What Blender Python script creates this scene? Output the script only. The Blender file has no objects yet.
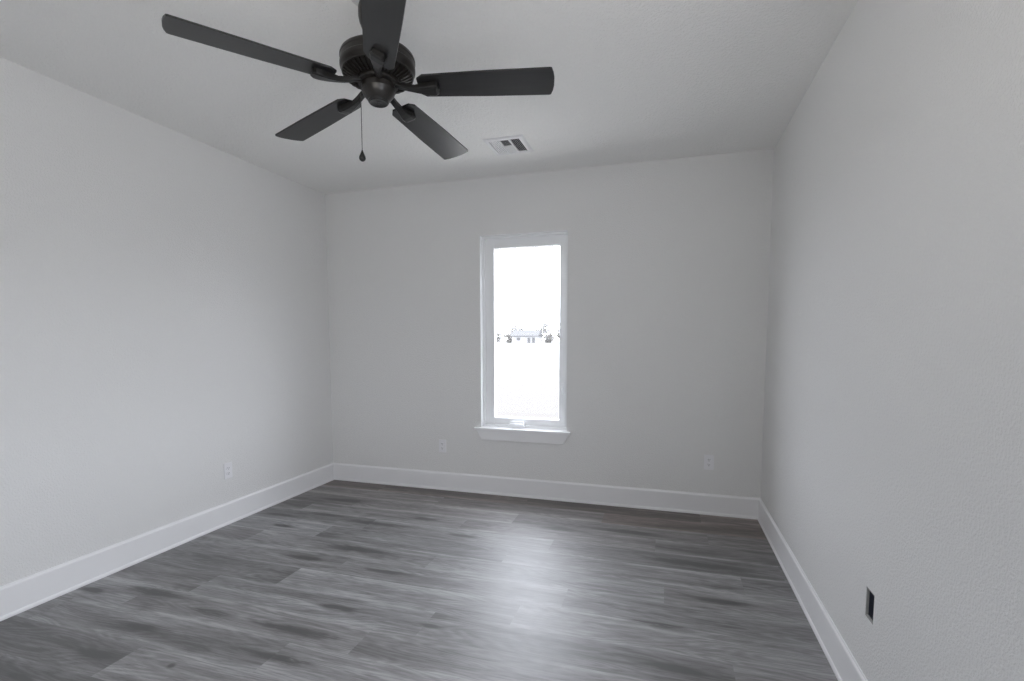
import bpy, bmesh, math, random
from mathutils import Vector, Matrix, Euler
random.seed(7)
S = bpy.context.scene
COL = S.collection
PI = math.pi

# ------------------------------------------------------------------ camera
W, D, H = 3.819, 4.60, 2.74          # room width (x), depth (towards -y), height
cam_d = bpy.data.cameras.new('camera')
cam = bpy.data.objects.new('camera', cam_d)
COL.objects.link(cam)
S.camera = cam
yaw, pitch, roll, fpx, shift_px = -0.2983, -0.0802, -0.0018, 502.21, 38.8
fw = Vector((math.sin(yaw) * math.cos(pitch), math.cos(yaw) * math.cos(pitch), math.sin(pitch)))
rt = Vector((math.cos(yaw), -math.sin(yaw), 0))
up = rt.cross(fw)
rt2 = rt * math.cos(roll) + up * math.sin(roll)
up2 = up * math.cos(roll) - rt * math.sin(roll)
cam.matrix_world = Matrix(((rt2.x, up2.x, -fw.x, 3.1104), (rt2.y, up2.y, -fw.y, -4.13),
                           (rt2.z, up2.z, -fw.z, 1.3755), (0, 0, 0, 1)))
cam_d.sensor_fit = 'HORIZONTAL'
cam_d.sensor_width = 36.0
cam_d.lens = fpx * 36.0 / 1024.0
cam_d.shift_y = shift_px / 1024.0
cam_d.clip_start = 0.02
cam_d.clip_end = 2000

# ------------------------------------------------------------------ sky, daylight, fill lamps, exposure
SKY = 14.5
world = bpy.data.worlds.new('overcast_sky')
S.world = world
world.use_nodes = True
bg = world.node_tree.nodes['Background']
bg.inputs['Color'].default_value = (0.86, 0.90, 1.0, 1)
bg.inputs['Strength'].default_value = SKY
SIDE = (-4.05, -3.25, 0.70, 1.95)     # opening added in the right wall to let light in: y0, y1, z0, z1
BACK = (1.552, 2.320, 0.596, 2.260)   # the window in the back wall


def portal(name, x0, x1, z0, z1, y, facing, side=None):
    l = bpy.data.lights.new(name, 'AREA')
    l.shape = 'RECTANGLE'
    l.size = x1 - x0
    l.size_y = z1 - z0
    l.cycles.is_portal = True
    o = bpy.data.objects.new(name, l)
    COL.objects.link(o)
    o.location = ((x0 + x1) / 2, y, (z0 + z1) / 2)
    o.rotation_euler = (PI / 2 if facing > 0 else -PI / 2, 0, 0)
    if side is not None:
        o.location = (side, (x0 + x1) / 2, (z0 + z1) / 2)
        o.rotation_euler = (PI / 2, 0, PI / 2)
    return o


portal('daylight_portal_side', *SIDE, 0, 1, side=W + 0.17)
portal('daylight_portal_back', *BACK, 0.145, -1)
# fill lamp added in the side opening to brighten left wall and ceiling
dl = bpy.data.lights.new('side_fill_lamp', 'AREA')
dl.shape = 'RECTANGLE'
dl.size = SIDE[1] - SIDE[0] - 0.1
dl.size_y = SIDE[3] - SIDE[2] - 0.1
dl.energy = 22
dl.color = (0.90, 0.93, 1.0)
dlo = bpy.data.objects.new('side_fill_lamp', dl)
COL.objects.link(dlo)
dlo.location = (W + 0.03, (SIDE[0] + SIDE[1]) / 2, (SIDE[2] + SIDE[3]) / 2)
dlo.rotation_euler = (PI / 2, 0, PI / 2)
# unseen fill lamp added in place of a bounced flash, lifts ceiling and walls
fl = bpy.data.lights.new('ceiling_fill_lamp', 'AREA')
fl.shape = 'DISK'
fl.size = 0.9
fl.energy = 8.5
fl.color = (1.0, 0.95, 0.87)
flo = bpy.data.objects.new('ceiling_fill_lamp', fl)
COL.objects.link(flo)
flo.location = (2.40, -3.80, 1.95)
flo.rotation_euler = (PI - 0.8, 0, 0)
S.view_settings.view_transform = 'Standard'
S.view_settings.look = 'None'
S.view_settings.gamma = 1.0
S.view_settings.use_curve_mapping = False
S.view_settings.exposure = 0.0
S.cycles.max_bounces = 16
S.cycles.diffuse_bounces = 10
S.cycles.glossy_bounces = 6
S.cycles.transparent_max_bounces = 12
S.cycles.use_denoising = True
S.cycles.denoising_prefilter = 'NONE'
S.cycles.sample_clamp_indirect = 12.0
S.cycles.caustics_reflective = False


# ------------------------------------------------------------------ materials
def newmat(name):
    m = bpy.data.materials.new(name)
    m.use_nodes = True
    return m, m.node_tree, m.node_tree.nodes['Principled BSDF']


def N(nt, kind, **kw):
    n = nt.nodes.new(kind)
    for k, v in kw.items():
        if k in n.inputs:
            n.inputs[k].default_value = v
        else:
            setattr(n, k, v)
    return n


def mathn(nt, op, a, b=None, c=None):
    n = nt.nodes.new('ShaderNodeMath')
    n.operation = op
    for i, v in enumerate((a, b, c)):
        if v is None:
            continue
        if isinstance(v, (int, float)):
            n.inputs[i].default_value = v
        else:
            nt.links.new(v, n.inputs[i])
    return n.outputs[0]


def plain(name, col, rough=0.5, metal=0.0, bump=0.0, bscale=300.0, spec=0.5, var=0.04, vscale=8.0):
    m, nt, p = newmat(name)
    p.inputs['Roughness'].default_value = rough
    p.inputs['Metallic'].default_value = metal
    p.inputs['Specular IOR Level'].default_value = spec
    tc = N(nt, 'ShaderNodeTexCoord')
    nz = N(nt, 'ShaderNodeTexNoise', Scale=vscale, Detail=3.0)
    nt.links.new(tc.outputs['Object'], nz.inputs['Vector'])
    mr = N(nt, 'ShaderNodeMapRange')
    mr.inputs['To Min'].default_value = 1 - var
    mr.inputs['To Max'].default_value = 1 + var
    nt.links.new(nz.outputs['Fac'], mr.inputs['Value'])
    hs = N(nt, 'ShaderNodeHueSaturation')
    hs.inputs['Color'].default_value = (*col, 1)
    nt.links.new(mr.outputs[0], hs.inputs['Value'])
    nt.links.new(hs.outputs[0], p.inputs['Base Color'])
    if bump:
        b = N(nt, 'ShaderNodeTexNoise', Scale=bscale, Detail=2.0)
        nt.links.new(tc.outputs['Object'], b.inputs['Vector'])
        bp = N(nt, 'ShaderNodeBump', Strength=bump, Distance=0.004)
        nt.links.new(b.outputs['Fac'], bp.inputs['Height'])
        nt.links.new(bp.outputs[0], p.inputs['Normal'])
    return m


def paint(name, col, bump, scale):
    """orange-peel textured drywall paint"""
    m, nt, p = newmat(name)
    p.inputs['Base Color'].default_value = (*col, 1)
    p.inputs['Roughness'].default_value = 0.75
    p.inputs['Specular IOR Level'].default_value = 0.25
    tc = N(nt, 'ShaderNodeTexCoord')
    nz = N(nt, 'ShaderNodeTexNoise', Scale=scale, Detail=3.0, Roughness=0.6)
    nt.links.new(tc.outputs['Object'], nz.inputs['Vector'])
    rmp = N(nt, 'ShaderNodeMapRange')
    rmp.inputs['From Min'].default_value = 0.42
    rmp.inputs['From Max'].default_value = 0.62
    nt.links.new(nz.outputs['Fac'], rmp.inputs['Value'])
    b = N(nt, 'ShaderNodeBump', Strength=bump, Distance=0.003)
    nt.links.new(rmp.outputs[0], b.inputs['Height'])
    nt.links.new(b.outputs[0], p.inputs['Normal'])
    return m


M = {}
M['wall'] = paint('wall_paint', (0.79, 0.789, 0.782), 0.42, 110)
M['ceiling'] = paint('ceiling_paint', (0.90, 0.897, 0.882), 0.70, 75)
M['trim'] = plain('trim_enamel', (0.86, 0.86, 0.87), 0.38, var=0.01)
M['vinyl'] = plain('white_vinyl', (0.87, 0.88, 0.89), 0.35, var=0.01)
M['plastic'] = plain('white_plastic', (0.84, 0.84, 0.86), 0.35, var=0.01)
M['slot'] = plain('dark_slot', (0.05, 0.05, 0.05), 0.6)
M['register'] = plain('register_enamel', (0.84, 0.84, 0.85), 0.4, var=0.01)
M['duct_shade'] = plain('duct_shade_dark', (0.06, 0.06, 0.065), 0.7)
M['bronze'] = plain('dark_bronze', (0.012, 0.0100, 0.0085), 0.34, 0.1, var=0.2, vscale=14)
M['iron'] = plain('blade_iron_bronze', (0.014, 0.0135, 0.013), 0.30, 0.2, var=0.15, vscale=20)
M['chain'] = plain('chain_metal', (0.10, 0.095, 0.09), 0.35, 0.8)
M['box'] = plain('grey_box_plastic', (0.055, 0.06, 0.085), 0.5, var=0.1)
M['gypsum'] = plain('gypsum_edge', (0.42, 0.42, 0.41), 0.9, var=0.15, vscale=60)
M['wire'] = plain('wire_sheath', (0.45, 0.44, 0.42), 0.5)
M['medallion'] = plain('pale_plate', (0.70, 0.70, 0.70), 0.5)


def blade_material():
    m, nt, p = newmat('charcoal_blade')
    tc = N(nt, 'ShaderNodeTexCoord')
    mp = N(nt, 'ShaderNodeMapping')
    mp.inputs['Scale'].default_value = (4, 60, 20)
    nt.links.new(tc.outputs['Object'], mp.inputs['Vector'])
    nz = N(nt, 'ShaderNodeTexNoise', Scale=1.0, Detail=5.0)
    nt.links.new(mp.outputs[0], nz.inputs['Vector'])
    cr = N(nt, 'ShaderNodeValToRGB')
    cr.color_ramp.elements[0].position = 0.3
    cr.color_ramp.elements[0].color = (0.006, 0.006, 0.0063, 1)
    cr.color_ramp.elements[1].position = 0.7
    cr.color_ramp.elements[1].color = (0.012, 0.012, 0.0123, 1)
    nt.links.new(nz.outputs['Fac'], cr.inputs['Fac'])
    nt.links.new(cr.outputs[0], p.inputs['Base Color'])
    p.inputs['Roughness'].default_value = 0.32
    return m


M['blade'] = blade_material()


def glass_material():
    m = bpy.data.materials.new('window_glass')
    m.use_nodes = True
    nt = m.node_tree
    nt.nodes.clear()
    out = N(nt, 'ShaderNodeOutputMaterial')
    tr = N(nt, 'ShaderNodeBsdfTransparent')
    tr.inputs['Color'].default_value = (0.975, 0.975, 0.97, 1)
    gl = N(nt, 'ShaderNodeBsdfGlossy')
    gl.inputs['Roughness'].default_value = 0.02
    lw = N(nt, 'ShaderNodeLayerWeight', Blend=0.5)             # Schlick term, the same from both sides of the pane
    fr = mathn(nt, 'MULTIPLY_ADD', mathn(nt, 'POWER', lw.outputs['Facing'], 5.0), 0.9, 0.03)
    mx = N(nt, 'ShaderNodeMixShader')
    nt.links.new(fr, mx.inputs['Fac'])
    nt.links.new(tr.outputs[0], mx.inputs[1])
    nt.links.new(gl.outputs[0], mx.inputs[2])
    nt.links.new(mx.outputs[0], out.inputs['Surface'])
    return m


M['glass'] = glass_material()

KNOTS = [(0.237, -0.983, 0.113), (0.516, -0.538, 0.164), (1.079, -0.935, 0.2), (1.192, -1.368, 0.158),
         (0.952, -1.583, 0.109), (0.428, -1.167, 0.085), (1.555, -1.6, 0.114), (1.535, -2.024, 0.089),
         (1.456, -2.256, 0.159), (1.559, -2.447, 0.091), (2.052, -2.036, 0.037), (1.78, -0.962, 0.081),
         (1.367, -0.738, 0.073), (0.122, -2.259, 0.063), (0.429, -2.177, 0.132), (0.727, -2.447, 0.064),
         (0.737, -2.661, 0.059), (1.137, -2.622, 0.012), (0.61, -2.857, 0.047), (2.862, -0.558, 0.15),
         (3.407, -1.388, 0.09), (3.305, -0.959, 0.234), (3.109, -1.706, 0.115), (3.177, -2.023, 0.08),
         (2.399, -0.639, 0.139), (0.929, -2.247, 0.097)]


def floor_material():
    m, nt, p = newmat('grey_oak_vinyl_plank')
    L = nt.links.new
    tc = N(nt, 'ShaderNodeTexCoord')
    at = N(nt, 'ShaderNodeAttribute', attribute_name='plank')      # r: tone, g: offset, b: warmth
    sep = N(nt, 'ShaderNodeSeparateColor')
    L(at.outputs['Color'], sep.inputs[0])
    tone, offs, warm = sep.outputs
    xyz = N(nt, 'ShaderNodeSeparateXYZ')
    L(tc.outputs['Object'], xyz.inputs[0])
    # every plank gets its own piece of grain
    comb = N(nt, 'ShaderNodeCombineXYZ')
    L(mathn(nt, 'MULTIPLY_ADD', offs, 37.0, xyz.outputs[0]), comb.inputs[0])
    L(mathn(nt, 'MULTIPLY_ADD', offs, 11.0, xyz.outputs[1]), comb.inputs[1])
    L(mathn(nt, 'MULTIPLY', offs, 5.0), comb.inputs[2])

    def grain(sx, sy, detail, dist=0.0, rough=0.6):
        mp = N(nt, 'ShaderNodeMapping')
        mp.inputs['Scale'].default_value = (sx, sy, 1)
        L(comb.outputs[0], mp.inputs['Vector'])
        nz = N(nt, 'ShaderNodeTexNoise', Scale=1.0, Detail=detail, Distortion=dist, Roughness=rough)
        L(mp.outputs[0], nz.inputs['Vector'])
        return nz.outputs['Fac']
    broad = grain(1.15, 11, 3.0, 0.6)
    fine = grain(5, 120, 4.0, 0.3)
    mid = grain(4.5, 30, 4.0, 1.6)
    # cathedral figure
    mpw = N(nt, 'ShaderNodeMapping')
    mpw.inputs['Scale'].default_value = (1.2, 9, 1)
    L(comb.outputs[0], mpw.inputs['Vector'])
    nzw = N(nt, 'ShaderNodeTexNoise', Scale=1.0, Detail=1.0)
    L(mpw.outputs[0], nzw.inputs['Vector'])
    rings = mathn(nt, 'SINE', mathn(nt, 'MULTIPLY', nzw.outputs['Fac'], 95.0))
    v = mathn(nt, 'ADD', mathn(nt, 'MULTIPLY', mathn(nt, 'SUBTRACT', broad, 0.5), 1.3),
              mathn(nt, 'MULTIPLY', mathn(nt, 'SUBTRACT', fine, 0.5), 0.42))
    v = mathn(nt, 'ADD', v, mathn(nt, 'MULTIPLY', mathn(nt, 'SUBTRACT', mid, 0.5), 0.60))
    v = mathn(nt, 'ADD', v, mathn(nt, 'MULTIPLY', rings, 0.075))
    v = mathn(nt, 'ADD', v, mathn(nt, 'MULTIPLY', mathn(nt, 'SUBTRACT', tone, 0.5), 0.55))
    # knots: elongated dark smudges, ragged by the grain
    wob = grain(9, 60, 3.0, 0.5)
    total = None
    for (kx, ky, hw) in KNOTS:
        dx = mathn(nt, 'DIVIDE', mathn(nt, 'SUBTRACT', xyz.outputs[0], kx), hw * 1.25)
        hy = 0.022 if hw < 0.12 else 0.03
        if hw < 0.05:
            hy = 0.014
        dy = mathn(nt, 'DIVIDE', mathn(nt, 'SUBTRACT', xyz.outputs[1], ky), hy)
        d2 = mathn(nt, 'ADD', mathn(nt, 'MULTIPLY', dx, dx), mathn(nt, 'MULTIPLY', dy, dy))
        g = mathn(nt, 'POWER', 2.718, mathn(nt, 'MULTIPLY', d2, -1.3))
        total = g if total is None else mathn(nt, 'ADD', total, g)
    kn = mathn(nt, 'MULTIPLY', total, mathn(nt, 'MULTIPLY_ADD', wob, 1.7, -0.25))
    v = mathn(nt, 'SUBTRACT', v, mathn(nt, 'MULTIPLY', kn, 1.6))
    # the printed boards pale towards their long edges
    vv = mathn(nt, 'FRACT', mathn(nt, 'DIVIDE', mathn(nt, 'ADD', xyz.outputs[1], 2.771 + 0.2135 * 20), 0.2135))
    edge = mathn(nt, 'POWER', mathn(nt, 'ABSOLUTE', mathn(nt, 'MULTIPLY_ADD', vv, 2.0, -1.0)), 3.0)
    v = mathn(nt, 'ADD', v, mathn(nt, 'MULTIPLY', mathn(nt, 'SUBTRACT', edge, 0.25), mathn(nt, 'MULTIPLY', broad, 0.40)))
    pores = grain(14, 330, 2.0, 0.2)
    v = mathn(nt, 'SUBTRACT', v, mathn(nt, 'MULTIPLY', mathn(nt, 'MAXIMUM', mathn(nt, 'SUBTRACT', pores, 0.54), 0.0), 1.6))
    fac = mathn(nt, 'ADD', v, 0.60)
    cr = N(nt, 'ShaderNodeValToRGB')
    e = cr.color_ramp.elements
    e[0].position, e[0].color = 0.0, (0.040, 0.039, 0.039, 1)
    e[1].position, e[1].color = 1.0, (0.36, 0.36, 0.37, 1)
    for pos, c in ((0.28, (0.080, 0.078, 0.078)), (0.5, (0.146, 0.144, 0.146)), (0.72, (0.222, 0.221, 0.225))):
        k = e.new(pos)
        k.color = (*c, 1)
    L(fac, cr.inputs['Fac'])
    mx = N(nt, 'ShaderNodeMix', data_type='RGBA', blend_type='MULTIPLY')
    L(warm, mx.inputs[0])
    L(cr.outputs[0], mx.inputs[6])
    mx.inputs[7].default_value = (1.0, 0.78, 0.68, 1)
    L(mx.outputs[2], p.inputs['Base Color'])
    rg = N(nt, 'ShaderNodeMapRange')
    rg.inputs['To Min'].default_value = 0.46
    rg.inputs['To Max'].default_value = 0.58
    L(mid, rg.inputs['Value'])
    L(rg.outputs[0], p.inputs['Roughness'])
    p.inputs['Specular IOR Level'].default_value = 0.9
    p.inputs['IOR'].default_value = 1.75
    bp = N(nt, 'ShaderNodeBump', Strength=0.16, Distance=0.002)
    L(mathn(nt, 'ADD', fine, mid), bp.inputs['Height'])
    L(bp.outputs[0], p.inputs['Normal'])
    return m


M['floor'] = floor_material()


def ground_material():
    m, nt, p = newmat('dry_field')
    tc = N(nt, 'ShaderNodeTexCoord')
    xyz = N(nt, 'ShaderNodeSeparateXYZ')
    nt.links.new(tc.outputs['Object'], xyz.inputs[0])
    nz = N(nt, 'ShaderNodeTexNoise', Scale=0.6, Detail=6.0, Roughness=0.7)
    mp = N(nt, 'ShaderNodeMapping')
    mp.inputs['Scale'].default_value = (0.5, 1.6, 1)
    nt.links.new(tc.outputs['Object'], mp.inputs['Vector'])
    nt.links.new(mp.outputs[0], nz.inputs['Vector'])
    c1 = N(nt, 'ShaderNodeMix', data_type='RGBA')          # mown dry grass near the house
    c1.inputs[6].default_value = (0.064, 0.060, 0.0545, 1)
    c1.inputs[7].default_value = (0.070, 0.066, 0.060, 1)
    nt.links.new(nz.outputs['Fac'], c1.inputs[0])
    far = N(nt, 'ShaderNodeMix', data_type='RGBA')         # bare pale soil beyond
    far.inputs[6].default_value = (0.078, 0.075, 0.070, 1)
    far.inputs[7].default_value = (0.088, 0.085, 0.08, 1)
    nt.links.new(nz.outputs['Fac'], far.inputs[0])
    st = N(nt, 'ShaderNodeMapRange')
    st.inputs['From Min'].default_value = 22.0
    st.inputs['From Max'].default_value = 24.0
    nt.links.new(xyz.outputs[1], st.inputs['Value'])
    mx = N(nt, 'ShaderNodeMix', data_type='RGBA')
    nt.links.new(st.outputs[0], mx.inputs[0])
    nt.links.new(c1.outputs[2], mx.inputs[6])
    nt.links.new(far.outputs[2], mx.inputs[7])
    nt.links.new(mx.outputs[2], p.inputs['Base Color'])
    p.inputs['Roughness'].default_value = 0.95
    p.inputs['Specular IOR Level'].default_value = 0.1
    return m


M['ground'] = ground_material()
M['twig'] = plain('winter_foliage', (0.13, 0.125, 0.118), 0.9, var=0.25, vscale=0.6, spec=0.1)
M['shrub'] = plain('pale_scrub', (0.15, 0.145, 0.137), 0.9, var=0.2, vscale=0.6, spec=0.1)
M['bark'] = plain('tree_bark', (0.12, 0.115, 0.105), 0.9, var=0.2, spec=0.1)
M['slab_bounce'] = plain('pale_bounce_slab', (0.56, 0.54, 0.505), 0.9, spec=0.1, vscale=1.5)
M['siding'] = plain('pale_siding', (0.2, 0.2, 0.2), 0.8, spec=0.1)
M['roofing'] = plain('pale_roofing', (0.07, 0.07, 0.07), 0.8, spec=0.1)
M['darkdoor'] = plain('grey_door', (0.07, 0.07, 0.07), 0.6, spec=0.1)


# ------------------------------------------------------------------ helpers
def obj(name, bm, mats, parent=None, smooth=False, bevel=0.0, seg=2):
    me = bpy.data.meshes.new(name)
    bmesh.ops.recalc_face_normals(bm, faces=bm.faces[:])
    bm.to_mesh(me)
    bm.free()
    for mt in (mats if isinstance(mats, (list, tuple)) else [mats]):
        me.materials.append(mt)
    o = bpy.data.objects.new(name, me)
    COL.objects.link(o)
    if parent:
        o.parent = parent
    if smooth:
        for p in me.polygons:
            p.use_smooth = True
        if smooth == 'auto':
            me.set_sharp_from_angle(angle=math.radians(35))
    if bevel:
        b = o.modifiers.new('bevel', 'BEVEL')
        b.width = bevel
        b.segments = seg
        b.limit_method = 'ANGLE'
    return o


def tag(o, label, cat, group=None, kind=None):
    o['label'] = label
    o['category'] = cat
    if group:
        o['group'] = group
    if kind:
        o['kind'] = kind
    return o


def empty(name, loc, rot=(0, 0, 0)):
    o = bpy.data.objects.new(name, None)
    COL.objects.link(o)
    o.location = loc
    o.rotation_euler = rot
    o.empty_display_size = 0.1
    return o


def box(bm, x0, x1, y0, y1, z0, z1, mi=0):
    vs = [bm.verts.new((x, y, z)) for x in (x0, x1) for y in (y0, y1) for z in (z0, z1)]
    for f in ((0, 1, 3, 2), (4, 6, 7, 5), (0, 4, 5, 1), (2, 3, 7, 6), (0, 2, 6, 4), (1, 5, 7, 3)):
        bm.faces.new([vs[i] for i in f]).material_index = mi
    return vs


def xform(verts, mat):
    for v in verts:
        v.co = mat @ v.co


def lathe(bm, prof, n=48, mat=None, cap0=True, cap1=True):
    rings = []
    for (r, z) in prof:
        ring = []
        for i in range(n):
            a = 2 * PI * i / n
            co = Vector((r * math.cos(a), r * math.sin(a), z))
            ring.append(bm.verts.new(mat @ co if mat else co))
        rings.append(ring)
    for a, b in zip(rings, rings[1:]):
        for i in range(n):
            bm.faces.new((a[i], a[(i + 1) % n], b[(i + 1) % n], b[i]))
    if cap0:
        bm.faces.new(rings[0][::-1])
    if cap1:
        bm.faces.new(rings[-1])
    return [v for r in rings for v in r]


def loft(bm, sections, closed=True):
    """sections: lists of equal-length points"""
    rings = [[bm.verts.new(p) for p in s] for s in sections]
    n = len(rings[0])
    for a, b in zip(rings, rings[1:]):
        for i in range(n if closed else n - 1):
            bm.faces.new((a[i], a[(i + 1) % n], b[(i + 1) % n], b[i]))
    bm.faces.new(rings[0][::-1])
    bm.faces.new(rings[-1])


def wall_panel(name, p0, du, dv, dn, ulen, vlen, thick, hole, mat):
    """wall slab with an optional rectangular hole through it; front face at p0, thickness along dn"""
    holes = [] if not hole else (hole if isinstance(hole, list) else [hole])
    us = sorted({0, ulen} | {h[i] for h in holes for i in (0, 1)})
    vs = sorted({0, vlen} | {h[i] for h in holes for i in (2, 3)})
    bm = bmesh.new()
    P0, U, V, Nn = Vector(p0), Vector(du), Vector(dv), Vector(dn)
    cache = {}

    def vert(i, j, k):
        if (i, j, k) not in cache:
            cache[(i, j, k)] = bm.verts.new(P0 + U * us[i] + V * vs[j] + Nn * (thick * k))
        return cache[(i, j, k)]
    nu, nv = len(us) - 1, len(vs) - 1
    inside = lambda i, j: any(h[0] <= (us[i] + us[i + 1]) / 2 <= h[1] and h[2] <= (vs[j] + vs[j + 1]) / 2 <= h[3] for h in holes)
    solid = lambda i, j: 0 <= i < nu and 0 <= j < nv and not inside(i, j)
    for i in range(nu):
        for j in range(nv):
            if not solid(i, j):
                continue
            for k in (0, 1):
                bm.faces.new((vert(i, j, k), vert(i + 1, j, k), vert(i + 1, j + 1, k), vert(i, j + 1, k)))
            for (di, dj, a, b) in ((-1, 0, (0, 0), (0, 1)), (1, 0, (1, 0), (1, 1)), (0, -1, (0, 0), (1, 0)), (0, 1, (0, 1), (1, 1))):
                if not solid(i + di, j + dj):
                    bm.faces.new((vert(i + a[0], j + a[1], 0), vert(i + b[0], j + b[1], 0),
                                  vert(i + b[0], j + b[1], 1), vert(i + a[0], j + a[1], 1)))
    return obj(name, bm, mat)


# ------------------------------------------------------------------ room shell
TH = 0.14
o = wall_panel('wall_back', (-TH, 0, -0.15), (1, 0, 0), (0, 0, 1), (0, 1, 0), W + 2 * TH, H + 0.3, TH,
               (BACK[0] + TH, BACK[1] + TH, BACK[2] + 0.15, BACK[3] + 0.15), M['wall'])
tag(o, 'white textured wall at the far end around the window', 'wall', kind='structure')
o = wall_panel('wall_left', (0, -D, -0.15), (0, 1, 0), (0, 0, 1), (-1, 0, 0), D, H + 0.3, TH, None, M['wall'])
tag(o, 'white wall on the left side of the room', 'wall', kind='structure')
EB = (-2.158, -2.084, 0.376, 0.486)    # hole for the open electrical box: y0, y1, z0, z1
o = wall_panel('wall_right', (W, -D, -0.15), (0, 1, 0), (0, 0, 1), (1, 0, 0), D, H + 0.3, TH,
               [(EB[0] + D, EB[1] + D, EB[2] + 0.15, EB[3] + 0.15),
                (SIDE[0] + D, SIDE[1] + D, SIDE[2] + 0.15, SIDE[3] + 0.15)], M['wall'])
tag(o, 'white textured wall on the right with the open electrical box', 'wall', kind='structure')
o = wall_panel('wall_rear', (-TH, -D, -0.15), (1, 0, 0), (0, 0, 1), (0, -1, 0), W + 2 * TH, H + 0.3, TH, None, M['wall'])
tag(o, 'white wall behind the viewer', 'wall', kind='structure')
bm = bmesh.new()
box(bm, 0, W, -D, 0, H, H + 0.15)
tag(obj('ceiling', bm, M['ceiling']), 'white textured ceiling carrying the fan and the vent', 'ceiling', kind='structure')


def build_floor():
    PW, PL = 0.2135, 1.383
    joints = {0: (0.62, 0.0), 1: (2.67, 0), 2: (3.41, 0), 3: (1.684, 0), 4: (2.40, 0), 5: (0.78, 0), 6: (1.743, 0),
              7: (2.62, 0), 8: (1.033, 0), 9: (2.023, 0), 10: (0.42, 0), 11: (1.50, 0), 12: (0.885, 0), 13: (1.75, 0)}
    tones = {(0, 0): .25, (0, 1): .25, (0, 2): .2, (12, 0): 0.08, (13, 0): 0.10, (13, 1): .1, (1, 2): 0.22, (1, 1): 0.38,
             (5, 1): .33, (5, 2): .55, (8, 0): .18, (6, 1): .62, (6, 0): .5, (7, 0): .55, (9, 1): .7, (10, 1): .55,
             (9, 0): .40, (3, 1): .5, (3, 2): .38, (4, 1): .6, (2, 1): .62, (2, 0): .4, (11, 1): .5, (5, 3): .3}
    rng = random.Random(5)
    bm = bmesh.new()
    cl = bm.loops.layers.float_color.new('plank')
    y_top = -2.771 + 13 * PW            # upper edge of the row that runs under the back wall
    r = 0
    y1 = 0.0
    while y1 > -D + 1e-4:
        ye = y_top - (r + 1) * PW if r else y_top - PW
        y0 = max(-D, ye)
        j = joints.get(r, (rng.uniform(0.2, 1.4), 0))[0]
        while j > 0.05:
            j -= PL
        xs = [0.0]
        x = j + PL
        while x < W - 0.03:
            if x > 0.03:
                xs.append(x)
            x += PL
        xs.append(W)
        for i, (a, b) in enumerate(zip(xs, xs[1:])):
            t = tones.get((r, i), rng.uniform(0.30, 0.72))
            wv = 0.8 if r == 0 else (0.9 if (r, i) == (1, len(xs) - 2) else 0.40 * max(0, 1 - r / 4) + rng.uniform(0, 0.08))
            c = (t, rng.random(), wv, 1)
            f = bm.faces.new([bm.verts.new(p) for p in ((a, y0, 0), (b, y0, 0), (b, y1, 0), (a, y1, 0))])
            for lp in f.loops:
                lp[cl] = c
        y1 = y0
        r += 1
    me_top = [f for f in bm.faces]
    vs = box(bm, 0, W, -D, 0, -0.15, -0.0005)
    o = obj('floor', bm, M['floor'])
    return o


tag(build_floor(), 'grey oak plank floor running parallel to the far wall', 'floor', kind='structure')


def baseboard(name, a, b, inward, label):
    """profile swept from a to b (2D), thickness towards inward"""
    prof = [(0, 0), (0.019, 0), (0.019, 0.010), (0.016, 0.017), (0.012, 0.020), (0.012, 0.148), (0.010, 0.154),
            (0.005, 0.158), (0.004, 0.163), (0.0, 0.164)]
    bm = bmesh.new()
    a, b, n = Vector(a), Vector(b), Vector(inward)
    loft(bm, [[(p.x + n.x * t, p.y + n.y * t, z) for (t, z) in prof] for p in (a, b)])
    o = obj(name, bm, M['trim'])
    return tag(o, label, 'baseboard', kind='structure')


baseboard('baseboard_back', (0, 0), (W, 0), (0, -1), 'white baseboard along the far wall under the window')
baseboard('baseboard_left', (0, -D), (0, -0.019), (1, 0), 'white baseboard along the left wall')
baseboard('baseboard_right', (W, -D), (W, -0.019), (-1, 0), 'white baseboard along the right wall')
baseboard('baseboard_rear', (0.019, -D), (W - 0.019, -D), (0, 1), 'white baseboard along the wall behind the viewer')


# ------------------------------------------------------------------ windows
def ring_frame(bm, x0, x1, z0, z1, l, r, t, b, y0, y1):
    box(bm, x0, x0 + l, y0, y1, z0, z1)
    box(bm, x1 - r, x1, y0, y1, z0, z1)
    box(bm, x0 + l, x1 - r, y0, y1, z1 - t, z1)
    box(bm, x0 + l, x1 - r, y0, y1, z0, z0 + b)


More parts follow.
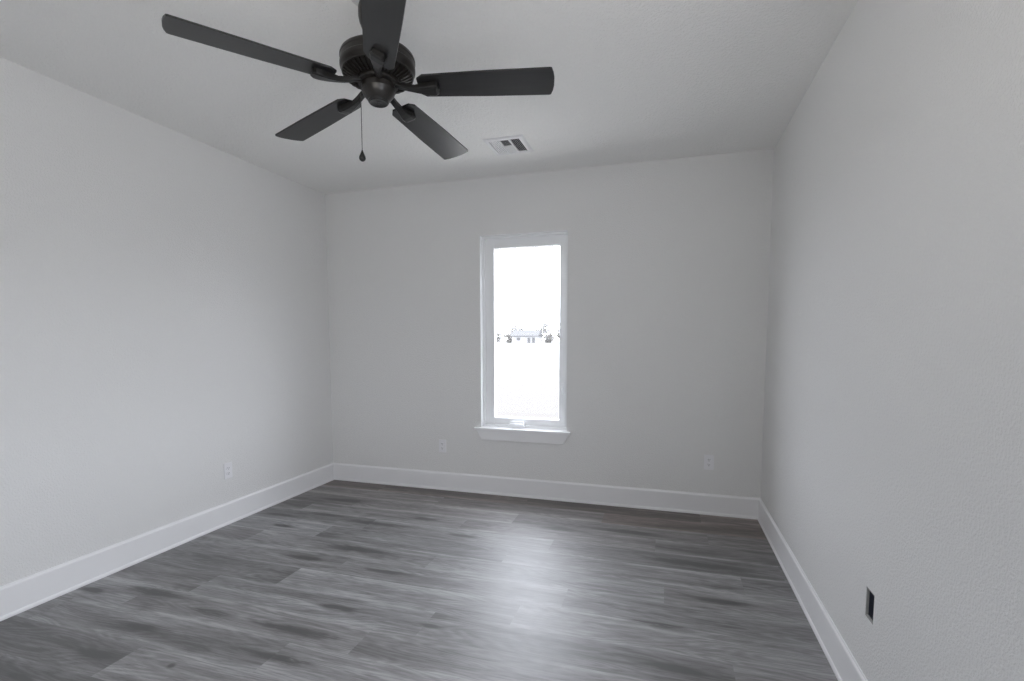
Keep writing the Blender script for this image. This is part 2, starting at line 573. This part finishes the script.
def build_window():
    x0, x1, z0, z1 = BACK
    z0 = 0.611
    root = empty('window_1', ((x0 + x1) / 2, 0.045, z0))
    tag(root, 'narrow white casement window in the far wall', 'window', kind='structure')
    inv = Matrix.Translation(-root.location)

    def part(name, bm, mt, parent=root, bevel=0.0, **k):
        if parent is root:
            xform(bm.verts, inv)
        else:
            xform(bm.verts, inv)
        return obj(name, bm, mt, parent, bevel=bevel, **k)
    bm = bmesh.new()
    ring_frame(bm, x0, x1, z0 - 0.014, z1, 0.022, 0.012, 0.020, 0.024, 0.045, 0.138)
    part('window_frame', bm, M['vinyl'], bevel=0.0015)
    bm = bmesh.new()
    box(bm, x0, x0 + 0.003, 0.0, 0.045, z0, z1)
    box(bm, x1 - 0.003, x1, 0.0, 0.045, z0, z1)
    box(bm, x0 + 0.003, x1 - 0.003, 0.0, 0.045, z1 - 0.003, z1)
    part('lit_reveal_strip', bm, M['vinyl'])  # white strips added to lighten the reveal where skylight falls
    sx0, sx1, sz0, sz1 = x0 + 0.0222, x1 - 0.0122, z0 + 0.0102, z1 - 0.0202
    bm = bmesh.new()
    ring_frame(bm, sx0, sx1, sz0, sz1, 0.084, 0.066, 0.080, 0.058, 0.066, 0.130)
    sash = part('window_sash', bm, M['vinyl'], bevel=0.0015)
    gx0, gx1, gz0, gz1 = sx0 + 0.084, sx1 - 0.066, sz0 + 0.058, sz1 - 0.080
    bm = bmesh.new()
    box(bm, gx0, gx1, 0.106, 0.110, gz0, gz1)
    part('window_pane', bm, M['glass'])
    bm = bmesh.new()
    ring_frame(bm, gx0, gx1, gz0, gz1, 0.005, 0.005, 0.005, 0.005, 0.100, 0.106)
    part('glazing_bead', bm, M['vinyl'])
    # folding crank handle with its cover on the bottom rail
    bm = bmesh.new()
    cx = 1.872
    loft(bm, [[(cx - 0.085, 0.066, z0 + 0.004), (cx + 0.075, 0.066, z0 + 0.004), (cx + 0.07, 0.066, z0 + 0.034), (cx - 0.06, 0.066, z0 + 0.034)],
              [(cx - 0.08, 0.022, z0 + 0.004), (cx + 0.07, 0.022, z0 + 0.004), (cx + 0.062, 0.022, z0 + 0.022), (cx - 0.055, 0.022, z0 + 0.022)]])
    cover = part('crank_cover', bm, M['vinyl'], bevel=0.003)
    bm = bmesh.new()
    loft(bm, [[(cx - 0.055, 0.026, z0 + 0.028), (cx - 0.055, 0.036, z0 + 0.028), (cx - 0.055, 0.036, z0 + 0.042), (cx - 0.055, 0.026, z0 + 0.042)],
              [(cx + 0.03, 0.022, z0 + 0.030), (cx + 0.03, 0.034, z0 + 0.030), (cx + 0.03, 0.034, z0 + 0.044), (cx + 0.03, 0.022, z0 + 0.044)],
              [(cx + 0.065, 0.014, z0 + 0.030), (cx + 0.065, 0.028, z0 + 0.030), (cx + 0.065, 0.028, z0 + 0.050), (cx + 0.065, 0.014, z0 + 0.050)]])
    part('crank_handle', bm, M['vinyl'], bevel=0.003)
    # sash lock lever on the right jamb
    bm = bmesh.new()
    box(bm, x1 - 0.062, x1 - 0.040, 0.060, 0.066, 0.86, 1.00)
    lock = part('lock_plate', bm, M['vinyl'], bevel=0.002)
    bm = bmesh.new()
    loft(bm, [[(x1 - 0.058, 0.060, 0.90), (x1 - 0.046, 0.060, 0.90), (x1 - 0.046, 0.030, 0.90), (x1 - 0.058, 0.030, 0.90)],
              [(x1 - 0.057, 0.060, 0.94), (x1 - 0.047, 0.060, 0.94), (x1 - 0.047, 0.026, 0.94), (x1 - 0.057, 0.026, 0.94)],
              [(x1 - 0.056, 0.044, 0.985), (x1 - 0.048, 0.044, 0.985), (x1 - 0.048, 0.034, 0.985), (x1 - 0.056, 0.034, 0.985)]])
    part('lock_lever', bm, M['vinyl'], bevel=0.002)


build_window()
# stool (sill) and the apron below it with angled ends
root = empty('trim_1', (1.93, 0, 0.596))
tag(root, 'white window sill with a tapered apron below it', 'window sill', kind='structure')
bm = bmesh.new()
box(bm, 1.500 - 1.93, 2.357 - 1.93, -0.038, 0.0, -0.020, 0.0)
box(bm, BACK[0] - 1.93 + 0.001, BACK[1] - 1.93 - 0.001, 0.0, 0.06, 0.001, 0.0025)
obj('sill_board', bm, M['trim'], root, bevel=0.004)
bm = bmesh.new()
prof = [(1.516 - 1.93, -0.020), (2.343 - 1.93, -0.020), (2.297 - 1.93, -0.106), (1.566 - 1.93, -0.106)]
loft(bm, [[(x, -0.0005, z) for x, z in prof], [(x, -0.024, z) for x, z in prof]])
obj('apron', bm, M['trim'], root, bevel=0.002)


def plain_window(name, loc, rz, w, h, label):
    root = empty(name, loc, (0, 0, rz))
    tag(root, label, 'window', kind='structure')
    bm = bmesh.new()
    hw = w / 2
    ring_frame(bm, -hw, hw, 0, h, 0.05, 0.05, 0.05, 0.05, -0.03, 0.03)
    box(bm, -0.03, 0.03, -0.025, 0.025, 0.05, h - 0.05)
    obj('window_frame', bm, M['vinyl'], root, bevel=0.003)
    for s in (-1, 1):
        bm = bmesh.new()
        box(bm, min(s * 0.03, s * (hw - 0.05)), max(s * 0.03, s * (hw - 0.05)), -0.003, 0.003, 0.05, h - 0.05)
        obj('window_pane', bm, M['glass'], root)


# unseen window added beside the camera as a light source
plain_window('added_light_window', (W + 0.08, (SIDE[0] + SIDE[1]) / 2, SIDE[2]), PI / 2, SIDE[1] - SIDE[0], SIDE[3] - SIDE[2],
             'unseen white window added in the right wall to light the room')


# ------------------------------------------------------------------ ceiling fan
def build_fan():
    HUB = (1.9763, -2.2777, 2.3828)
    fan = empty('ceiling_fan', HUB)
    tag(fan, 'black five-blade ceiling fan with a bronze motor and a pull chain', 'ceiling fan')
    tx, ty = -0.0479, -0.0232
    TILT = Matrix.Rotation(ty, 4, 'Y') @ Matrix.Rotation(tx, 4, 'X')   # it hangs a little askew

    def part(name, bm, mt, parent=fan, tilt=True, **k):
        if tilt:
            xform(bm.verts, Matrix.Translation((0.006, 0, 0)) @ TILT)
        return obj(name, bm, mt, parent, **k)
    zc = H - HUB[2]
    top = TILT.inverted() @ Vector((0, 0, zc))
    # pale ceiling plate (level, against the ceiling) and dark canopy on it
    bm = bmesh.new()
    lathe(bm, [(0.105, zc), (0.105, zc - 0.012), (0.092, zc - 0.020), (0.05, zc - 0.020)])
    part('ceiling_plate', bm, M['medallion'], tilt=False, smooth='auto')
    bm = bmesh.new()
    lathe(bm, [(0.052, zc - 0.021), (0.060, zc - 0.04), (0.066, zc - 0.062), (0.066, zc - 0.095), (0.062, zc - 0.115), (0.052, zc - 0.140), (0.040, zc - 0.155), (0.022, zc - 0.160)])
    part('canopy', bm, M['bronze'], tilt=False, smooth='auto')
    bm = bmesh.new()
    lathe(bm, [(0.020, 0.13), (0.020, zc - 0.155)], 24)
    part('downrod', bm, M['bronze'], smooth='auto')
    # motor housing: crown, straight band, shallow vented dish underneath
    bm = bmesh.new()
    lathe(bm, [(0.030, 0.148), (0.060, 0.145), (0.105, 0.134), (0.135, 0.122), (0.144, 0.115), (0.147, 0.108), (0.147, 0.101), (0.1455, 0.099),
               (0.1455, 0.080), (0.147, 0.078), (0.147, 0.068), (0.144, 0.062), (0.140, 0.058), (0.135, 0.050), (0.122, 0.040), (0.100, 0.030), (0.080, 0.024), (0.03, 0.022)], 72)
    housing = part('motor_housing', bm, M['bronze'], smooth='auto')
    for i in range(40):                                   # cooling fins around the underside
        a = 2 * PI * i / 40
        bm = bmesh.new()
        pts = [(0.085, 0.0255), (0.103, 0.031), (0.122, 0.0395), (0.1335, 0.047)]
        secs = []
        for r, z in pts:
            n = Vector((0.35, 0, -0.94))
            w = 0.0028
            base = Vector((r, 0, z))
            secs.append([base + Vector((0, -w, 0)), base + Vector((0, w, 0)), base + Vector((0, w * 0.6, 0)) + n * 0.007, base + Vector((0, -w * 0.6, 0)) + n * 0.007])
        loft(bm, secs)
        xform(bm.verts, Matrix.Rotation(a, 4, 'Z'))
        part('cooling_fin', bm, M['bronze'], housing)
    bm = bmesh.new()
    lathe(bm, [(0.137, 0.052), (0.141, 0.050), (0.139, 0.044), (0.133, 0.043)], 72, cap0=False, cap1=False)
    part('trim_ring', bm, M['bronze'], housing, smooth='auto')
    # rotor flange that carries the blade irons, then switch housing and bottom cap
    bm = bmesh.new()
    lathe(bm, [(0.080, 0.024), (0.082, 0.016), (0.080, 0.010), (0.064, 0.006)], 48)
    part('rotor_flange', bm, M['bronze'], smooth='auto')
    bm = bmesh.new()
    lathe(bm, [(0.060, 0.008), (0.0665, 0.004), (0.067, -0.016), (0.064, -0.020), (0.063, -0.026), (0.056, -0.036), (0.047, -0.048), (0.040, -0.054)], 56)
    part('switch_housing', bm, M['bronze'], smooth='auto')
    bm = bmesh.new()
    lathe(bm, [(0.041, -0.0535), (0.041, -0.058), (0.037, -0.0635), (0.034, -0.0645), (0.031, -0.0625), (0.008, -0.0625), (0.006, -0.066), (0.002, -0.067)], 48)
    part('bottom_cap', bm, M['iron'], smooth='auto')
    # five blades
    for k in range(5):
        ang = 0.2534 + k * 2 * PI / 5 + (0.028 if k == 4 else 0.0)
        R = Matrix.Rotation(ang, 4, 'Z') @ Matrix.Rotation(-0.1643 if k < 4 else -0.42, 4, 'X')
        out = [(0.168, -0.040), (0.192, -0.0585), (0.45, -0.068), (0.692, -0.0722), (0.6985, -0.070), (0.706, -0.046), (0.7095, -0.02),
               (0.7095, 0.02), (0.706, 0.046), (0.6985, 0.070), (0.692, 0.0722), (0.45, 0.068), (0.192, 0.0585), (0.168, 0.040)]
        bm = bmesh.new()
        loft(bm, [[(x, y, -0.003) for x, y in out], [(x, y, 0.004) for x, y in out]])
        # local frame of the blade keeps the grain running along it
        b = obj('blade', bm, M['blade'], fan)
        b.matrix_local = TILT @ R
        # blade iron: slim arm from the hub swelling to a leaf-shaped foot under the blade
        bm = bmesh.new()
        secs = []
        for r, w, zt, zb in ((0.066, 0.013, 0.016, 0.004), (0.090, 0.012, 0.013, -0.004), (0.125, 0.011, 0.004, -0.016), (0.155, 0.014, -0.004, -0.022),
                             (0.185, 0.020, -0.0035, -0.026), (0.215, 0.027, -0.0035, -0.028), (0.238, 0.029, -0.0035, -0.027), (0.250, 0.020, -0.0035, -0.024)):
            secs.append([(r, -w, zt), (r, w, zt), (r, w, zb + 0.004), (r, w * 0.75, zb), (r, -w * 0.75, zb), (r, -w, zb + 0.004)])
        loft(bm, secs)
        obj('blade_iron', bm, M['iron'], b, bevel=0.0012)
    # pull chain of small beads with a teardrop pendant; it hangs plumb
    cx, cy = -0.056, -0.030
    bm = bmesh.new()
    zt, zb = -0.03, -0.247
    lathe(bm, [(0.0012, zt), (0.0012, zb)], 6, Matrix.Translation((cx, cy, 0)))
    n = 48
    for i in range(n):
        z = zt + (zb - zt) * (i + 0.5) / n
        bmesh.ops.create_icosphere(bm, subdivisions=1, radius=0.0019, matrix=Matrix.Translation((cx, cy, z)))
    ch = part('pull_chain', bm, M['chain'], tilt=False)
    bm = bmesh.new()
    lathe(bm, [(0.002, 0.0), (0.004, -0.006), (0.008, -0.016), (0.0125, -0.026), (0.0135, -0.033), (0.011, -0.040), (0.005, -0.0445), (0.001, -0.045)], 20,
          Matrix.Translation((cx, cy, zb)))
    part('chain_pendant', bm, M['iron'], ch, tilt=False, smooth=True)


build_fan()


# ------------------------------------------------------------------ ceiling air register
def build_vent():
    x0, x1, y0, y1 = 1.868, 2.156, -0.782, -0.470
    root = empty('ceiling_vent', ((x0 + x1) / 2, (y0 + y1) / 2, H))
    tag(root, 'square white air vent in the ceiling between fan and window', 'air vent')
    hx, hy = (x1 - x0) / 2, (y1 - y0) / 2
    ix, iy = 0.109, 0.117
    bm = bmesh.new()                                      # raised flange with sloping edge
    outer = [(-hx, -hy), (hx, -hy), (hx, hy), (-hx, hy)]
    mid = [(-hx + 0.012, -hy + 0.012), (hx - 0.012, -hy + 0.012), (hx - 0.012, hy - 0.012), (-hx + 0.012, hy - 0.012)]
    inn = [(-ix, -iy), (ix, -iy), (ix, iy), (-ix, iy)]
    rings = [[bm.verts.new((x, y, z)) for x, y in pts] for pts, z in ((outer, -0.0005), (mid, -0.009), (inn, -0.009), (inn, -0.002))]
    for a, b in zip(rings, rings[1:]):
        for i in range(4):
            bm.faces.new((a[i], a[(i + 1) % 4], b[(i + 1) % 4], b[i]))
    obj('vent_frame', bm, M['register'], root)
    bm = bmesh.new()
    box(bm, -ix, ix, -iy, iy, -0.0012, -0.0006)  # flat dark sheet painted as the shade inside the vent
    obj('vent_dark_backing', bm, M['duct_shade'], root)
    s1, s2 = -0.036, 0.036
    bm = bmesh.new()
    for s in (s1, s2):
        box(bm, s - 0.006, s + 0.006, -iy, iy, -0.010, -0.002)
    obj('vent_divider', bm, M['register'], root)
    bm = bmesh.new()
    box(bm, s1 + 0.006, s2 - 0.006, -0.006, 0.006, -0.010, -0.002)
    obj('vent_divider', bm, M['register'], root)

    def slat(c, half, axis, tilt, w=0.0055):
        bm = bmesh.new()
        if axis == 'y':
            box(bm, -w, w, -half, half, -0.0004, 0.0004)
            m = Matrix.Translation((c[0], c[1], -0.0055)) @ Matrix.Rotation(tilt, 4, 'Y')
        else:
            box(bm, -half, half, -w, w, -0.0004, 0.0004)
            m = Matrix.Translation((c[0], c[1], -0.0055)) @ Matrix.Rotation(tilt, 4, 'X')
        xform(bm.verts, m)
        obj('slat', bm, M['register'], root)
    for i in range(6):
        slat((-ix + 0.008 + i * 0.0115, 0), iy - 0.001, 'y', -0.40, 0.0039)
        slat((s2 + 0.012 + i * 0.0115, 0), iy - 0.001, 'y', 1.1, 0.004)
    for i in range(8):
        slat((0, -iy + 0.010 + i * 0.0135), 0.029, 'x', 0.42, 0.0040)
        slat((0, 0.012 + i * 0.0135), 0.029, 'x', -0.5, 0.0052)


build_vent()


# ------------------------------------------------------------------ wall outlets
def build_outlet():
    """local frame: plate in the xz plane, facing -y, base at the centre"""
    root = empty('wall_outlet', (0, 0, 0))
    bm = bmesh.new()
    box(bm, -0.036, 0.036, -0.006, 0.0, -0.059, 0.059)
    obj('cover_plate', bm, M['plastic'], root, bevel=0.003)
    for s in (-1, 1):
        bm = bmesh.new()
        pts = []
        for i in range(24):
            a = 2 * PI * i / 24
            pts.append((0.0170 * math.cos(a), max(-0.0125, min(0.0125, 0.0165 * math.sin(a)))))
        loft(bm, [[(x, -0.0055, z + s * 0.0195) for x, z in pts], [(x, -0.0085, z + s * 0.0195) for x, z in pts]])
        rec = obj('receptacle', bm, M['plastic'], root)
        bm = bmesh.new()
        box(bm, -0.0075, -0.005, -0.0088, -0.0080, s * 0.0195 - 0.001, s * 0.0195 + 0.008)
        box(bm, 0.005, 0.0075, -0.0088, -0.0080, s * 0.0195 - 0.001, s * 0.0195 + 0.007)
        lathe(bm, [(0.0028, 0), (0.0028, 0.0008)], 12, Matrix.Translation((0, -0.0080, s * 0.0195 - 0.0075)) @ Matrix.Rotation(PI / 2, 4, 'X'))
        obj('contact_slots', bm, M['slot'], rec)
    bm = bmesh.new()
    lathe(bm, [(0.003, 0), (0.003, 0.0012), (0.002, 0.0018)], 12, Matrix.Translation((0, -0.006, 0)) @ Matrix.Rotation(PI / 2, 4, 'X'))
    obj('plate_screw', bm, M['plastic'], root)
    return root


def copy_tree(o, parent=None):
    c = o.copy()
    COL.objects.link(c)
    if parent:
        c.parent = parent
    for ch in list(o.children):
        copy_tree(ch, c)
    return c


outlet = build_outlet()
spots = [((1.178, 0, 0.404), 0, 'white electrical outlet on the far wall, left of the window'),
         ((3.445, 0, 0.415), 0, 'white electrical outlet on the far wall, right of the window'),
         ((0, -1.235, 0.400), PI / 2, 'white electrical outlet low on the left wall')]
for i, (loc, rz, label) in enumerate(spots):
    t = outlet if i == 0 else copy_tree(outlet)
    t.location = loc
    t.rotation_euler = (0, 0, rz)
    tag(t, label, 'outlet', 'wall outlets')


# ------------------------------------------------------------------ open electrical box in the right wall
def build_box():
    y0, y1, z0, z1 = EB
    cy, cz = (y0 + y1) / 2, (z0 + z1) / 2
    root = empty('electrical_box', (W, cy, cz))
    tag(root, 'open electrical box without a cover in the right wall', 'electrical box')
    hy, hz = (y1 - y0) / 2 - 0.0008, (z1 - z0) / 2 - 0.0008
    bm = bmesh.new()                                      # cut drywall edge around the box
    e = 0.004
    for a in ((-hy, -hy + e, -hz, hz), (hy - e, hy, -hz, hz), (-hy, hy, hz - e, hz), (-hy, hy, -hz, -hz + e)):
        box(bm, 0.001, 0.009, a[0], a[1], a[2], a[3])
    obj('drywall_edge', bm, M['gypsum'], root)
    bm = bmesh.new()
    for a in ((-hy, -hy + 0.003, -hz, hz), (hy - 0.003, hy, -hz, hz), (-hy, hy, hz - 0.003, hz), (-hy, hy, -hz, -hz + 0.003)):
        box(bm, 0.009, 0.070, a[0], a[1], a[2], a[3])
    box(bm, 0.067, 0.070, -hy, hy, -hz, hz)
    shell = obj('box_shell', bm, M['box'], root)
    for (yy, zz, s) in ((0.004, 0.018, 1), (-0.010, -0.012, -1), (0.012, -0.026, 1)):
        bm = bmesh.new()
        pts = [Vector((0.066, yy, zz)), Vector((0.05, yy + 0.006 * s, zz + 0.006)), Vector((0.035, yy + 0.010 * s, zz - 0.004)),
               Vector((0.030, yy - 0.004 * s, zz - 0.016)), Vector((0.040, yy - 0.010 * s, zz - 0.010))]
        prev = None
        for p in pts:
            ring = [bm.verts.new(p + Vector((0, 0.0022 * math.cos(t * PI / 3), 0.0022 * math.sin(t * PI / 3)))) for t in range(6)]
            if prev:
                for i in range(6):
                    bm.faces.new((prev[i], prev[(i + 1) % 6], ring[(i + 1) % 6], ring[i]))
            prev = ring
        obj('wire', bm, M['wire'], root, smooth=True)


build_box()

# ------------------------------------------------------------------ outside: field, house, trees
GZ = -0.2
bm = bmesh.new()
nx, ny = 6, 6
bmesh.ops.create_grid(bm, x_segments=8, y_segments=8, size=700, matrix=Matrix.Translation((0, 0, GZ)))
tag(obj('ground', bm, M['ground']), 'pale dry field outside the window', 'field', kind='structure')

bm = bmesh.new()
box(bm, -7.0, 9.0, 1.25, 4.0, -0.19, -0.04)  # unseen slab added to bounce light onto ceiling and blades
xform(bm.verts, Matrix.Translation((0, TH + 0.02, 0)))
tag(obj('bounce_slab', bm, M['slab_bounce'], bevel=0.01), 'unseen pale slab added outside to bounce daylight in', 'bounce_slab', kind='structure')


def build_house():
    root = empty('house', (-49.0, 180, GZ))
    tag(root, 'small pale house across the field seen through the window', 'house')
    bm = bmesh.new()
    box(bm, -4.5, 5.5, 0, 7, 0, 2.7)
    obj('house_wall', bm, M['siding'], root)
    bm = bmesh.new()
    loft(bm, [[(-5.0, -0.5, 2.7), (-5.0, 7.5, 2.7), (-5.0, 3.5, 5.0)], [(6.0, -0.5, 2.7), (6.0, 7.5, 2.7), (6.0, 3.5, 5.0)]])
    obj('house_roof', bm, M['roofing'], root)
    for x in (2.2, 4.0):
        bm = bmesh.new()
        box(bm, x - 0.55, x + 0.55, -0.06, 0.0, 0.0, 2.1)
        obj('house_door', bm, M['darkdoor'], root)
    bm = bmesh.new()
    box(bm, -2.6, -1.2, -0.06, 0.0, 1.0, 2.1)
    obj('house_window', bm, M['darkdoor'], root)


build_house()


def build_tree(name, x, y, h, w, label, mt, seed, low=0.25, n=1300, leaf=0.27):
    rng = random.Random(seed)
    root = empty(name, (x, y, GZ))
    tag(root, label, 'tree' if 'tree' in name else 'bush', 'trees beyond the field')
    bm = bmesh.new()
    th = h * 0.6
    lathe(bm, [(0.035 * h, 0), (0.024 * h, th * 0.4), (0.012 * h, th)], 8)
    for i in range(7):
        a = rng.uniform(0, 2 * PI)
        z0 = h * rng.uniform(low, 0.6)
        d = Vector((math.cos(a), math.sin(a), rng.uniform(0.6, 1.4))).normalized()
        q = d.to_track_quat('Z', 'Y').to_matrix().to_4x4()
        lathe(bm, [(0.011 * h, 0), (0.004 * h, w * 0.45)], 6, Matrix.Translation((0, 0, z0)) @ q)
    obj('trunk', bm, M['bark'], root)
    lumps = [(Vector((rng.uniform(-.36, .36) * w, rng.uniform(-.36, .36) * w, h * rng.uniform(low + 0.05, 0.88))), rng.uniform(.18, .34)) for _ in range(12)]
    bm = bmesh.new()
    for i in range(n):
        c, r = rng.choice(lumps)
        d = Vector((rng.gauss(0, 1), rng.gauss(0, 1), rng.gauss(0, 1))).normalized() * (rng.random() ** 0.4)
        p = c + Vector((d.x * r * w, d.y * r * w, d.z * r * min(w, h) * 0.9))
        p.z = max(0.1, min(h, p.z))
        s = leaf * rng.uniform(0.6, 1.3)
        e = Euler((rng.uniform(0, 6), rng.uniform(0, 6), rng.uniform(0, 6))).to_matrix()
        vs = [bm.verts.new(p + e @ Vector(q)) for q in ((-s, 0, 0), (0, -s * .45, 0), (s, 0, 0), (0, s * .45, 0.1 * s))]
        bm.faces.new(vs)
    obj('crown', bm, mt, root)
    return root


T = M['twig']
B = M['shrub']
for i, a in enumerate([
    ('tree', -57.0, 202, 9.0, 6.0, 'tallest pale tree rising behind the left end of the small house', T),
    ('tree', -63.6, 212, 7.0, 6.5, 'pale tree left of the tallest one beyond the field', T),
    ('tree', -45.6, 203, 8.6, 6.5, 'broad pale tree behind the right end of the house', T),
    ('tree', -41.6, 216, 9.6, 7.0, 'tall pale tree near the right edge of the window view', T),
    ('tree', -52.6, 217, 7.4, 6.5, 'low pale tree showing over the middle of the house roof', B),
    ('bush', -64.6, 199, 4.4, 6.5, 'pale bush at the left edge of the window view', B),
    ('bush', -57.2, 189, 3.2, 4.5, 'low pale bush beside the left end of the house', B),
    ('bush', -40.2, 189, 4.4, 5.5, 'pale bush beside the right end of the house', B),
    ('bush', -38.0, 201, 6.0, 6.0, 'pale bush at the right edge of the window view', T),
]):
    build_tree(*a, seed=20 + i, low=0.12 if a[0] == 'bush' else 0.2)
